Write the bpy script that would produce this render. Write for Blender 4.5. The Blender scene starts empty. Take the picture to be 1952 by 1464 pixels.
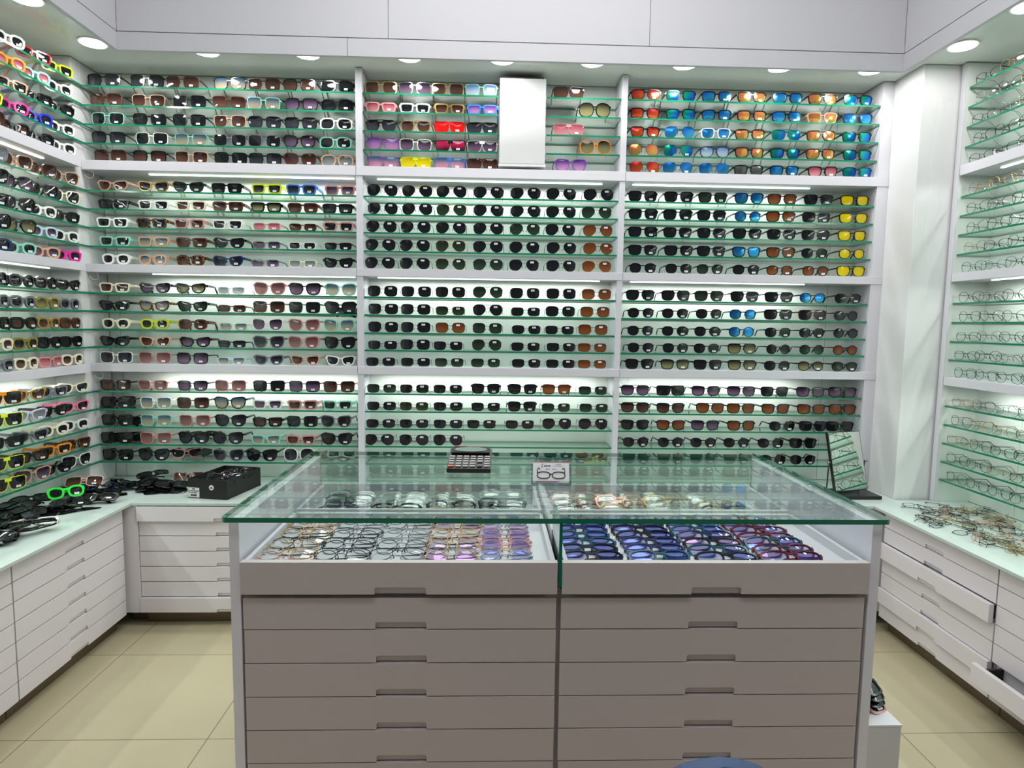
import bpy, bmesh, math, random
from mathutils import Vector, Matrix
random.seed(7)
PI = math.pi
SC = bpy.context.scene
COL = SC.collection

# ------------------------------------------------------------------ camera
CAM_F, YAW, PITCH, ROLL = 1216.9, .0342, .0945, .0138
CAM = Vector((.1697, -3.08, 1.3605))
_fwd = Vector((math.sin(YAW)*math.cos(PITCH), math.cos(YAW)*math.cos(PITCH), -math.sin(PITCH)))
_rt = Vector((math.cos(YAW), -math.sin(YAW), 0))
_up = _rt.cross(_fwd)
_r = _rt*math.cos(ROLL) + _up*math.sin(ROLL)
_u = _up*math.cos(ROLL) - _rt*math.sin(ROLL)
cd = bpy.data.cameras.new('camera')
cam = bpy.data.objects.new('camera', cd)
COL.objects.link(cam)
cd.sensor_width = 36
cd.lens = 36*CAM_F/1952
cd.clip_start = .02
m3 = Matrix((_r, _u, -_fwd)).transposed()
cam.matrix_world = Matrix.Translation(CAM) @ m3.to_4x4()
SC.camera = cam

# ------------------------------------------------------------------ exposure, world, area lights
SC.view_settings.view_transform = 'Standard'
SC.view_settings.look = 'None'
SC.view_settings.gamma = 1
SC.view_settings.exposure = 0.0
cy = SC.cycles
cy.max_bounces = 8; cy.diffuse_bounces = 3; cy.glossy_bounces = 5; cy.transmission_bounces = 6
cy.transparent_max_bounces = 40
cy.use_denoising = True
cy.use_adaptive_sampling = True; cy.adaptive_threshold = .015
cy.sample_clamp_indirect = 4
cy.caustics_reflective = False; cy.caustics_refractive = False

w = bpy.data.worlds.new('world'); SC.world = w; w.use_nodes = True
w.node_tree.nodes['Background'].inputs[0].default_value = (.96, .97, 1, 1)
w.node_tree.nodes['Background'].inputs[1].default_value = .12

def area(name, loc, size, energy, rot=(0, 0, 0), color=(1, 1, 1), sy=None, shape='RECTANGLE', spread=None):
    l = bpy.data.lights.new(name, 'AREA'); l.energy = energy; l.color = color
    l.shape = shape; l.size = size
    if sy: l.size_y = sy
    if spread: l.spread = spread
    o = bpy.data.objects.new(name, l); o.location = loc; o.rotation_euler = rot
    COL.objects.link(o); return o

# daylight-white ceiling panels of the shop, above the case and above the customer's side
area('ceiling_lamp_light', (.3, -1.45, 3.36), 1.9, 23, sy=.5, color=(.96, .975, 1))
area('ceiling_lamp_light', (.3, -2.9, 3.36), 1.9, 5, sy=.5, color=(.96, .975, 1))
SPOT_W, STRIP_W = 2.2, 3.2

# ------------------------------------------------------------------ helpers
def lin(c):
    def f(v):
        v /= 255.
        return v/12.92 if v <= .04045 else ((v+.055)/1.055)**2.4
    return (f(c[0]), f(c[1]), f(c[2]), 1)

MATS = {}
def mat(name, col, rough=.5, metal=0, spec=.5, coat=0, emis=None, es=0, alpha=None):
    if name in MATS: return MATS[name]
    m = bpy.data.materials.new(name); m.use_nodes = True
    b = m.node_tree.nodes['Principled BSDF']
    b.inputs['Base Color'].default_value = lin(col)
    b.inputs['Roughness'].default_value = rough
    b.inputs['Metallic'].default_value = metal
    b.inputs['Specular IOR Level'].default_value = spec
    b.inputs['Coat Weight'].default_value = coat
    if emis:
        b.inputs['Emission Color'].default_value = lin(emis); b.inputs['Emission Strength'].default_value = es
    if alpha is not None: b.inputs['Alpha'].default_value = alpha
    MATS[name] = m; return m

def schlick(nt, f0=.04):
    N, L = nt.nodes, nt.links
    g = N.new('ShaderNodeNewGeometry')
    d = N.new('ShaderNodeVectorMath'); d.operation = 'DOT_PRODUCT'
    L.new(g.outputs['Incoming'], d.inputs[0]); L.new(g.outputs['Normal'], d.inputs[1])
    a = N.new('ShaderNodeMath'); a.operation = 'ABSOLUTE'; L.new(d.outputs['Value'], a.inputs[0])
    s = N.new('ShaderNodeMath'); s.operation = 'SUBTRACT'; s.inputs[0].default_value = 1; L.new(a.outputs[0], s.inputs[1])
    p = N.new('ShaderNodeMath'); p.operation = 'POWER'; L.new(s.outputs[0], p.inputs[0]); p.inputs[1].default_value = 5
    m = N.new('ShaderNodeMath'); m.operation = 'MULTIPLY_ADD'; L.new(p.outputs[0], m.inputs[0])
    m.inputs[1].default_value = 1-f0; m.inputs[2].default_value = f0
    return m.outputs[0]

def clearmat(name, tint, f0=.04, gcol=(255, 255, 255), rough=0.0):
    """clear sheet: straight-through tinted transmission plus Fresnel mirror reflection"""
    if name in MATS: return MATS[name]
    m = bpy.data.materials.new(name); m.use_nodes = True
    nt = m.node_tree; N, L = nt.nodes, nt.links
    N.clear()
    o = N.new('ShaderNodeOutputMaterial'); mx = N.new('ShaderNodeMixShader')
    t = N.new('ShaderNodeBsdfTransparent'); t.inputs[0].default_value = lin(tint)
    g = N.new('ShaderNodeBsdfGlossy'); g.inputs['Color'].default_value = lin(gcol); g.inputs['Roughness'].default_value = rough
    L.new(schlick(nt, f0), mx.inputs[0]); L.new(t.outputs[0], mx.inputs[1]); L.new(g.outputs[0], mx.inputs[2])
    L.new(mx.outputs[0], o.inputs[0])
    MATS[name] = m; return m

def lensmat(name, top, bot, at=.0, ab=.0, metal=0, diag=0, rough=.06, coat=(255, 255, 255), f0=.05):
    """tinted lens: colour and see-through run from the top to the bottom of the lens"""
    if name in MATS: return MATS[name]
    m = bpy.data.materials.new(name); m.use_nodes = True
    nt = m.node_tree; N, L = nt.nodes, nt.links
    b = N['Principled BSDF']; out = N['Material Output']
    tc = N.new('ShaderNodeTexCoord'); sx = N.new('ShaderNodeSeparateXYZ'); L.new(tc.outputs['Generated'], sx.inputs[0])
    v = sx.outputs['Z']
    if diag:
        ma = N.new('ShaderNodeMath'); ma.operation = 'MULTIPLY_ADD'; L.new(sx.outputs['X'], ma.inputs[0]); ma.inputs[1].default_value = -diag
        ml = N.new('ShaderNodeMath'); ml.operation = 'MULTIPLY_ADD'; L.new(sx.outputs['Z'], ml.inputs[0]); ml.inputs[1].default_value = 1-diag
        ml.inputs[2].default_value = diag
        L.new(ml.outputs[0], ma.inputs[2]); v = ma.outputs[0]
    r = N.new('ShaderNodeMapRange'); r.interpolation_type = 'SMOOTHSTEP'; L.new(v, r.inputs[0])
    r.inputs[1].default_value = .05; r.inputs[2].default_value = .95
    mc = N.new('ShaderNodeMix'); mc.data_type = 'RGBA'; L.new(r.outputs[0], mc.inputs[0])
    mc.inputs[6].default_value = lin(bot); mc.inputs[7].default_value = lin(top)
    L.new(mc.outputs[2], b.inputs['Base Color'])
    b.inputs['Roughness'].default_value = rough; b.inputs['Metallic'].default_value = metal
    b.inputs['Specular IOR Level'].default_value = .6
    if at or ab:
        t = N.new('ShaderNodeBsdfTransparent'); L.new(mc.outputs[2], t.inputs[0])
        mf = N.new('ShaderNodeMapRange'); L.new(r.outputs[0], mf.inputs[0]); mf.inputs[3].default_value = ab; mf.inputs[4].default_value = at
        mx = N.new('ShaderNodeMixShader'); L.new(mf.outputs[0], mx.inputs[0]); L.new(b.outputs[0], mx.inputs[1]); L.new(t.outputs[0], mx.inputs[2])
        L.new(mx.outputs[0], out.inputs[0])
    MATS[name] = m; return m

class MB:
    def __init__(s): s.v = []; s.f = []; s.mi = []; s.sm = []
    def add(s, vs, fs, mi=0, smooth=False):
        o = len(s.v); s.v += [tuple(v) for v in vs]
        for f in fs: s.f.append(tuple(i+o for i in f)); s.mi.append(mi); s.sm.append(smooth)
        return s
    def box(s, x0, x1, y0, y1, z0, z1, mi=0, side=None, clear=None):
        vs = [(x0,y0,z0),(x1,y0,z0),(x1,y1,z0),(x0,y1,z0),(x0,y0,z1),(x1,y0,z1),(x1,y1,z1),(x0,y1,z1)]
        o = len(s.v); s.v += vs
        for k, f in enumerate([(3,2,1,0),(4,5,6,7),(0,1,5,4),(1,2,6,5),(2,3,7,6),(3,0,4,7)]):
            s.f.append(tuple(i+o for i in f)); s.mi.append(mi if ((side is None or k < 2) if clear is None else k in clear) else side); s.sm.append(False)
        return s
    def prism(s, pts, axis, a, b, mi=0, smooth=False):
        """polygon (2D, counter-clockwise) extruded along an axis from a to b"""
        def P(p, t):
            return (t, p[0], p[1]) if axis == 'X' else (p[0], t, p[1]) if axis == 'Y' else (p[0], p[1], t)
        n = len(pts)
        vs = [P(p, a) for p in pts]+[P(p, b) for p in pts]
        s.add(vs, [tuple(range(n-1, -1, -1)), tuple(range(n, 2*n))], mi)
        o = len(s.v)-2*n
        for i in range(n):
            j = (i+1) % n; s.f.append((o+i, o+j, o+n+j, o+n+i)); s.mi.append(mi); s.sm.append(smooth)
        return s
    def tube(s, pts, r, n=8, mi=0, closed=False):
        pts = [Vector(p) for p in pts]; rings = []
        for i, p in enumerate(pts):
            a = pts[i-1] if (i or closed) else p; b = pts[(i+1) % len(pts)] if (i < len(pts)-1 or closed) else p
            d = (b-a).normalized(); q = Vector((0, 0, 1)) if abs(d.z) < .9 else Vector((1, 0, 0))
            e1 = d.cross(q).normalized(); e2 = d.cross(e1)
            rr = r[i] if isinstance(r, (list, tuple)) else r
            rings.append([p+e1*rr*math.cos(2*PI*k/n)+e2*rr*math.sin(2*PI*k/n) for k in range(n)])
        vs = [v for g in rings for v in g]; fs = []
        m = len(pts)
        for i in range(m if closed else m-1):
            for k in range(n):
                a0 = i*n+k; a1 = i*n+(k+1) % n; b0 = ((i+1) % m)*n+k; b1 = ((i+1) % m)*n+(k+1) % n
                fs.append((a0, a1, b1, b0))
        if not closed: fs += [tuple(range(n-1, -1, -1)), tuple(range((m-1)*n, m*n))]
        return s.add(vs, fs, mi, True)
    def cyl(s, c, r, z0, z1, n=24, mi=0, axis='Z', r2=None):
        r2 = r if r2 is None else r2; vs = []
        for z, q in ((z0, r), (z1, r2)):
            for k in range(n):
                a, b = q*math.cos(2*PI*k/n), q*math.sin(2*PI*k/n)
                vs.append((c[0]+a, c[1]+b, z) if axis == 'Z' else (c[0]+a, z, c[1]+b) if axis == 'Y' else (z, c[0]+a, c[1]+b))
        s.add(vs, [tuple(range(n-1, -1, -1)), tuple(range(n, 2*n))], mi)
        o = len(s.v)-2*n
        for k in range(n):
            s.f.append((o+k, o+(k+1) % n, o+n+(k+1) % n, o+n+k)); s.mi.append(mi); s.sm.append(True)
        return s
    def mesh(s, name, mats, bevel=0):
        me = bpy.data.meshes.new(name); me.from_pydata(s.v, [], s.f)
        for m in (mats if isinstance(mats, (list, tuple)) else [mats]): me.materials.append(m)
        for p, i, q in zip(me.polygons, s.mi, s.sm): p.material_index = i; p.use_smooth = q
        bm = bmesh.new(); bm.from_mesh(me); bmesh.ops.recalc_face_normals(bm, faces=bm.faces)
        if bevel:
            bmesh.ops.bevel(bm, geom=[e for e in bm.edges if e.calc_face_angle(0) > .7], offset=bevel, segments=2, affect='EDGES', profile=.7)
        bm.to_mesh(me); bm.free()
        return me
    def build(s, name, mats, parent=None, bevel=0, loc=None, rot=None):
        return put(name, s.mesh(name, mats, bevel), parent, loc, rot)

def put(name, me, parent=None, loc=None, rot=None):
    o = bpy.data.objects.new(name, me); COL.objects.link(o)
    if parent: o.parent = parent
    if loc: o.location = loc
    if rot: o.rotation_euler = rot
    return o
def thing(name, label, cat, loc=(0, 0, 0), rot=(0, 0, 0), group=None):
    o = bpy.data.objects.new(name, None); COL.objects.link(o); o.empty_display_size = .05
    o.location = loc; o.rotation_euler = rot
    return tag(o, label, cat, group)
def tag(o, label, cat, group=None):
    o['label'] = label; o['category'] = cat
    if group: o['group'] = group
    return o
def struct(o): o['kind'] = 'structure'; return o

# ------------------------------------------------------------------ materials of the room
def whitelam(name, col, rough=.35):
    if name in MATS: return MATS[name]
    m = mat(name, col, rough); nt = m.node_tree; N, L = nt.nodes, nt.links
    n = N.new('ShaderNodeTexNoise'); n.inputs['Scale'].default_value = 3; n.inputs['Detail'].default_value = 3
    r = N.new('ShaderNodeMapRange'); L.new(n.outputs['Fac'], r.inputs[0]); r.inputs[3].default_value = rough-.05; r.inputs[4].default_value = rough+.08
    L.new(r.outputs[0], N['Principled BSDF'].inputs['Roughness']); return m
WHITE = whitelam('white_lacquer', (212, 211, 218), .3)
FASCIA = whitelam('fascia_white', (212, 210, 216), .45)
BACK = whitelam('back_panel_white', (224, 228, 223), .3)
SOFFIT = whitelam('soffit_gloss', (236, 242, 236), .1)
COLW = whitelam('column_white', (222, 222, 222), .25)
DRAW = whitelam('drawer_white', (220, 215, 219), .4)
CASEW = whitelam('case_white', (206, 195, 196), .45)
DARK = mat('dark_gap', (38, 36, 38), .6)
TOE = mat('toe_kick_metal', (112, 100, 82), .35, .5)
TOP = mat('worktop_glass', (188, 200, 195), .08, 0, .5)
LED = mat('led_diffuser', (255, 255, 255), .5, emis=(240, 255, 246), es=3.2)
LAMP = mat('lamp_diffuser', (255, 255, 255), .5, emis=(255, 255, 252), es=5)
SHELF = clearmat('shelf_glass', (250, 254, 252), .045)
EDGE = mat('shelf_glass_edge', (18, 122, 88), .12, 0, .6)
TOPGL = clearmat('case_glass', (247, 252, 250), .055)
TEDGE = mat('case_glass_edge', (22, 116, 88), .12, 0, .6)
PLASTIC = mat('clear_plastic', (235, 238, 240), .1)

def floor_mat():
    m = mat('beige_floor_tiles', (190, 182, 150), .2); nt = m.node_tree; N, L = nt.nodes, nt.links
    b = N['Principled BSDF']; g = N.new('ShaderNodeNewGeometry'); sx = N.new('ShaderNodeSeparateXYZ'); L.new(g.outputs['Position'], sx.inputs[0])
    facs = []
    for ax, per, off in (('X', .577, 1.316), ('Y', .533, 1.089)):
        a = N.new('ShaderNodeMath'); a.operation = 'ADD'; L.new(sx.outputs[ax], a.inputs[0]); a.inputs[1].default_value = off+per*20
        q = N.new('ShaderNodeMath'); q.operation = 'MODULO'; L.new(a.outputs[0], q.inputs[0]); q.inputs[1].default_value = per
        h = N.new('ShaderNodeMath'); h.operation = 'PINGPONG'; L.new(q.outputs[0], h.inputs[0]); h.inputs[1].default_value = per/2
        c = N.new('ShaderNodeMath'); c.operation = 'LESS_THAN'; L.new(h.outputs[0], c.inputs[0]); c.inputs[1].default_value = .0016
        facs.append(c.outputs[0])
    mx = N.new('ShaderNodeMath'); mx.operation = 'MAXIMUM'; L.new(facs[0], mx.inputs[0]); L.new(facs[1], mx.inputs[1])
    n = N.new('ShaderNodeTexNoise'); n.inputs['Scale'].default_value = 2.3; n.inputs['Detail'].default_value = 6; L.new(g.outputs['Position'], n.inputs['Vector'])
    c1 = N.new('ShaderNodeMix'); c1.data_type = 'RGBA'; L.new(n.outputs['Fac'], c1.inputs[0])
    c1.inputs[6].default_value = lin((174, 165, 136)); c1.inputs[7].default_value = lin((188, 178, 148))
    c2 = N.new('ShaderNodeMix'); c2.data_type = 'RGBA'; L.new(mx.outputs[0], c2.inputs[0]); L.new(c1.outputs[2], c2.inputs[6])
    c2.inputs[7].default_value = lin((120, 104, 84)); L.new(c2.outputs[2], b.inputs['Base Color'])
    r = N.new('ShaderNodeMapRange'); L.new(n.outputs['Fac'], r.inputs[0]); r.inputs[3].default_value = .14; r.inputs[4].default_value = .3
    L.new(r.outputs[0], b.inputs['Roughness'])
    return m

# ------------------------------------------------------------------ measures
Z1, Z2, Z3 = (2.039, 2.082), (1.574, 1.611), (1.108, 1.145)
ZT = .5645                       # worktop
ZC = 2.525                       # lowered ceiling over the shelving
TIERS = [  # shelf-top heights, lowest row of each tier stands on the beam; top row first
    [2.418, 2.333, 2.248, 2.163, Z1[1]],
    [1.950, 1.866, 1.782, 1.696, Z2[1]],
    [1.480, 1.395, 1.309, 1.226, Z3[1]],
    [1.015, .929, .843, .757, .673]]
SHELF_T = .008
XL, XR = -1.696, 2.239
YB = .163                        # back panel of the back wall bays
YR = -.225                       # far end of right-hand unit

# ------------------------------------------------------------------ shell
struct(MB().box(-2.4, 2.9, -4.6, .35, -.06, 0).build('floor', floor_mat()))
struct(MB().box(-1.95, 2.55, .2, .3, 0, 3.45).build('wall_back', FASCIA))
struct(MB().box(-2.0, -1.9, -4.6, .3, 0, 3.45).build('wall_left', FASCIA))
struct(MB().box(2.45, 2.55, -4.6, .3, 0, 3.45).build('wall_right', FASCIA))
struct(MB().box(-2.0, 2.55, -4.6, .3, 3.40, 3.5).build('ceiling', FASCIA))
# lowered glossy ceiling over the shelving (a U), its fascia strips and upper panels
FX0, FX1, FY = -1.341, 1.883, -.352
b = MB().box(-1.9, 2.45, FY+.018, .2, ZC, ZC+.02)
b.box(-1.9, FX0-.018, -4.5, FY+.018, ZC, ZC+.02).box(FX1+.018, 2.45, -4.5, FY+.018, ZC, ZC+.02)
struct(b.build('trim_1', SOFFIT))
def strip(name, pieces, z0, z1, t=.018):
    m = MB()
    for x0, x1, y0, y1 in pieces: m.box(x0, x1, y0, y1, z0, z1)
    return struct(m.build(name, FASCIA, bevel=.001))
g = .0018
strip('trim_2', [(FX0, -.425-g/2, FY, FY+.018), (-.425+g/2, FX1, FY, FY+.018)], 2.433, 2.5025)
strip('trim_3', [(FX0-.018, FX0, -4.5, FY+.018)], 2.433, 2.5025)
strip('trim_4', [(FX1, FX1+.018, -4.5, FY+.018)], 2.433, 2.5025)
strip('trim_5', [(FX0+g, -.259-g/2, FY, FY+.018), (-.259+g/2, .81-g/2, FY, FY+.018), (.81+g/2, FX1-g, FY, FY+.018)], 2.506, 3.40)
strip('trim_6', [(FX0-.018, FX0, y0+g, y0+.9) for y0 in (-3.95, -3.05, -2.15, -1.25)] , 2.506, 3.40)
strip('trim_7', [(FX1, FX1+.018, y0+g, y0+.9) for y0 in (-3.95, -3.05, -2.15, -1.25)], 2.506, 3.40)
b = MB().box(FX0-.012, FX1+.012, FY+.02, FY+.03, 2.45, 3.40).box(FX0-.03, FX0-.02, -4.5, FY, 2.45, 3.40).box(FX1+.02, FX1+.03, -4.5, FY, 2.45, 3.40)
struct(b.build('trim_8', DARK))
# boxed columns in the two corners
struct(MB().box(-1.9, -1.722, -.04, .2, ZT, ZC-.002).build('trim_9', COLW, bevel=.006))
struct(MB().box(2.07, 2.45, YR+.02, .2, .0, ZC-.002).build('trim_10', COLW, bevel=.004))

# ------------------------------------------------------------------ downlights
def downlight(x, y, label, power=1):
    t = thing('downlight', label, 'ceiling light', (x, y, ZC), group='round downlights in the lowered ceiling')
    MB().cyl((0, 0), .058, -.006, 0, 32).build('rim', mat('lamp_rim', (235, 236, 235), .3), t)
    MB().cyl((0, 0), .050, -.0085, -.0062, 32).build('diffuser', LAMP, t)
    area('downlight_beam', (x, y, ZC-.012), .1, SPOT_W*power, color=(1, 1, .98), shape='DISK')
ordn = ['first', 'second', 'third', 'fourth', 'fifth', 'sixth', 'seventh', 'eighth', 'ninth', 'tenth', 'eleventh', 'twelfth']
for i, x in enumerate([-1.082, -.646, -.203, .208, .61, 1.024, 1.456, 1.873]):
    downlight(x, -.135, 'round white downlight over the back wall, %s from the left of the slim ones' % ordn[i])
downlight(-1.53, -.19, 'bright oval-looking downlight above the left corner of shelving')
downlight(-1.545, -.56, 'bright downlight cut off at the top left edge of the photo')
downlight(2.095, -.40, 'bright oval-looking downlight above the white column at right', .45)
downlight(2.09, -.73, 'bright downlight cut off at the top right edge of the photo')
for i, y in enumerate((-1.45, -2.9)):
    t = thing('ceiling_panel_lamp', ['long white ceiling panel lamp above the display case', 'long white ceiling panel lamp above the customer side'][i], 'ceiling light', (.3, y, 3.40))
    MB().box(-.98, .98, -.28, .28, -.02, 0).build('housing', WHITE, t)
    MB().box(-.95, .95, -.25, .25, -.0225, -.0205).build('diffuser', LAMP, t)

# ------------------------------------------------------------------ shelving
def led(parent, x0, x1, y, z):
    MB().box(x0, x1, y-.006, y+.006, z-.004, z-.0005).build('led_strip', LED, parent)
    o = area('led_light', parent.location+Vector(((x0+x1)/2, y, z-.011)), x1-x0, STRIP_W*(x1-x0), color=(.93, 1, .95), sy=.014)

def cable(parent, x, y, z):
    pts = [(x+.012*math.sin(a)*(1+.2*a), y, z-.018*(1-math.cos(a))) for a in [k*PI/8 for k in range(13)]]
    MB().tube(pts, .0013, 5).build('cable', WHITE, parent)

def back_bay(x0, x1, label, post, ledx, seam=None, shelf_x=None):
    t = thing('shelving_bay', label, 'shelving', (x0, 0, ZT), group='shelving bays of the back wall')
    T = lambda a: a-x0
    zz = lambda z: z-ZT
    m = MB()
    if seam: m.box(T(x0), T(seam)-.001, YB, YB+.02, 0, zz(ZC-.003)).box(T(seam)+.001, T(x1), YB, YB+.02, 0, zz(ZC-.003))
    else: m.box(T(x0), T(x1), YB, YB+.02, 0, zz(ZC-.003))
    m.build('back_panel', BACK, t)
    for a, c in post:
        MB().box(T(a), T(c), 0, YB, 0, zz(ZC-.004)).build('upright', WHITE, t, bevel=.0012)
    for z0, z1 in (Z1, Z2, Z3):
        MB().box(T(x0)+.001, T(x1)-.001, -.003, YB-.001, zz(z0), zz(z1)).build('beam', WHITE, t, bevel=.001)
        led(t, T(ledx[0]), T(ledx[1]), .07, zz(z0))
        cable(t, .03, .012, zz(z0))
    for tz in TIERS:
        for z in tz:
            if z in (Z1[1], Z2[1], Z3[1]): continue
            for (a, c) in (shelf_x(z) if shelf_x else [(x0, x1)]):
                MB().box(T(a)+.002, T(c)-.002, .012, YB-.003, zz(z)-SHELF_T, zz(z), 0, 1).build('glass_shelf', [SHELF, EDGE], t)
    return t

EB = (.197, .419)                # the white box in the middle of the top tier
back_bay(-1.718, -.467, 'left back-wall shelving bay holding dark and coloured fashion sunglasses on glass shelves', [], (-1.45, -.49), seam=-1.667)
back_bay(-.467, .799, 'middle back-wall shelving bay between two white uprights, mostly holding aviator sunglasses', [(-.467, -.437), (.772, .799)], (-.38, .70),
         shelf_x=lambda z: [(-.437, EB[0]), (EB[1], .772)] if z > 2.1 else [(-.437, .772)])
back_bay(.799, 2.07, 'right back-wall shelving bay, mirrored coloured lenses on top and black sunglasses below', [(2.015, 2.07)], (.85, 1.72),
         shelf_x=lambda z: [(.799, 2.015)], seam=1.89)

def side_unit(name, label, X, sgn, y0, y1, seam):
    """unit whose shelf edges lie in the plane x = X and whose back is at X + sgn*.163"""
    t = thing(name, label, 'shelving', (X, y0, ZT))
    B = sgn*YB
    def bx(m, a, c, ya, yb, z0, z1, mi=0, side=None): return m.box(min(a, c), max(a, c), ya-y0, yb-y0, z0-ZT, z1-ZT, mi, side)
    m = MB(); bx(m, B, B+sgn*.02, y0, seam-.001, ZT, ZC-.003); bx(m, B, B+sgn*.02, seam+.001, y1, ZT, ZC-.003); m.build('back_panel', BACK, t)
    if sgn > 0:
        m = MB(); bx(m, 0, B, y1-.018, y1, ZT, ZC-.004); m.build('end_panel', BACK, t)
        m = MB(); bx(m, -.004, .028, y1-.0175, y1+.012, ZT, ZC-.004); m.build('upright', WHITE, t, bevel=.0012)
    ye = y1-.02 if sgn > 0 else y1
    for z0, z1 in (Z1, Z2, Z3):
        m = MB(); bx(m, -sgn*.003, B-sgn*.001, y0, ye-.001, z0, z1); m.build('beam', WHITE, t, bevel=.001)
        m = MB(); bx(m, sgn*.054, sgn*.066, y0+.1, ye-.16, z0-.004, z0-.0005); m.build('led_strip', LED, t)
        area('led_light', (X+sgn*.06, (y0+.1+ye-.16)/2, z0-.011), .014, STRIP_W*(ye-y0-.26), color=(.93, 1, .95), sy=ye-y0-.26)
    for tz in TIERS:
        for z in tz:
            if z in (Z1[1], Z2[1], Z3[1]): continue
            m = MB(); bx(m, sgn*.012, B-sgn*.003, y0, ye-.002, z-SHELF_T, z, 0, 1); m.build('glass_shelf', [SHELF, EDGE], t)
    if sgn < 0:
        for tz in TIERS:
            for z in tz:
                if z in (Z1[1], Z2[1], Z3[1]): continue
                m = MB(); bx(m, -.024, -.012, -.044, .0115, z-SHELF_T, z, 0, 1); m.build('glass_shelf', [SHELF, EDGE], t)
    return t
side_unit('wall_shelving', 'left-wall shelving with glass shelves of chunky coloured sunglasses above the heap', XL, -1, -2.3, -.042, -.30)
side_unit('wall_shelving', 'right-wall shelving with glass shelves full of wire eyeglasses', XR, 1, -2.3, YR, -.50)

# ------------------------------------------------------------------ spectacles
FR = {  # frame colours: name, rgb, roughness, metal
 'k': ('black', (14, 14, 15), .18, 0), 'w': ('white', (236, 236, 232), .25, 0), 'c': ('cream', (232, 224, 196), .25, 0),
 'p': ('dusty pink', (196, 140, 136), .25, 0), 'n': ('beige', (202, 160, 132), .25, 0), 'b': ('brown', (84, 44, 28), .2, 0),
 't': ('tortoiseshell', (88, 52, 26), .18, 0), 'g': ('mint green', (140, 205, 185), .25, 0), 'v': ('purple', (120, 78, 160), .25, 0),
 'y': ('neon yellow', (226, 240, 20), .3, 0), 'u': ('blue', (60, 116, 215), .25, 0), 'r': ('red', (205, 22, 26), .2, 0),
 's': ('grey', (112, 114, 122), .25, 0), 'o': ('orange', (240, 140, 24), .25, 0), 'l': ('lime', (186, 196, 30), .25, 0),
 'e': ('dark green', (26, 58, 40), .2, 0), 'm': ('magenta', (226, 24, 150), .25, 0), 'd': ('gold', (196, 158, 92), .25, .7),
 'i': ('silver', (150, 152, 155), .25, .9), 'x': ('gunmetal', (52, 52, 56), .25, .8), 'q': ('pale blue', (190, 215, 226), .25, 0),
 'z': ('olive', (128, 118, 44), .22, 0), 'h': ('pink', (238, 110, 150), .25, 0), 'a': ('royal blue', (24, 40, 190), .25, 0),
 'j': ('rose gold', (214, 150, 128), .25, .7), 'f': ('lilac', (196, 186, 210), .25, 0), 'B': ('navy', (28, 44, 92), .2, 0),
 'G': ('bright green', (40, 225, 60), .25, 0), 'M': ('maroon', (96, 26, 46), .2, 0), 'T': ('teal', (24, 84, 100), .2, 0), 'C': ('clear', (205, 214, 208), .15, 0)}
def frmat(k):
    nm, c, r, me = FR[k]
    if 'frame_'+nm in MATS: return MATS['frame_'+nm]
    m = mat('frame_'+nm, c, r, me)
    if k == 't':
        nt = m.node_tree; N, L = nt.nodes, nt.links
        n = N.new('ShaderNodeTexNoise'); n.inputs['Scale'].default_value = 110
        tc = N.new('ShaderNodeTexCoord'); L.new(tc.outputs['Object'], n.inputs['Vector'])
        cr = N.new('ShaderNodeValToRGB'); cr.color_ramp.elements[0].position = .45; cr.color_ramp.elements[0].color = lin((22, 12, 8))
        cr.color_ramp.elements[1].position = .62; cr.color_ramp.elements[1].color = lin((150, 92, 40))
        L.new(n.outputs['Fac'], cr.inputs[0]); L.new(cr.outputs[0], N['Principled BSDF'].inputs['Base Color'])
    if k == 'C': m.node_tree.nodes['Principled BSDF'].inputs['Alpha'].default_value = .45
    return m
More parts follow.
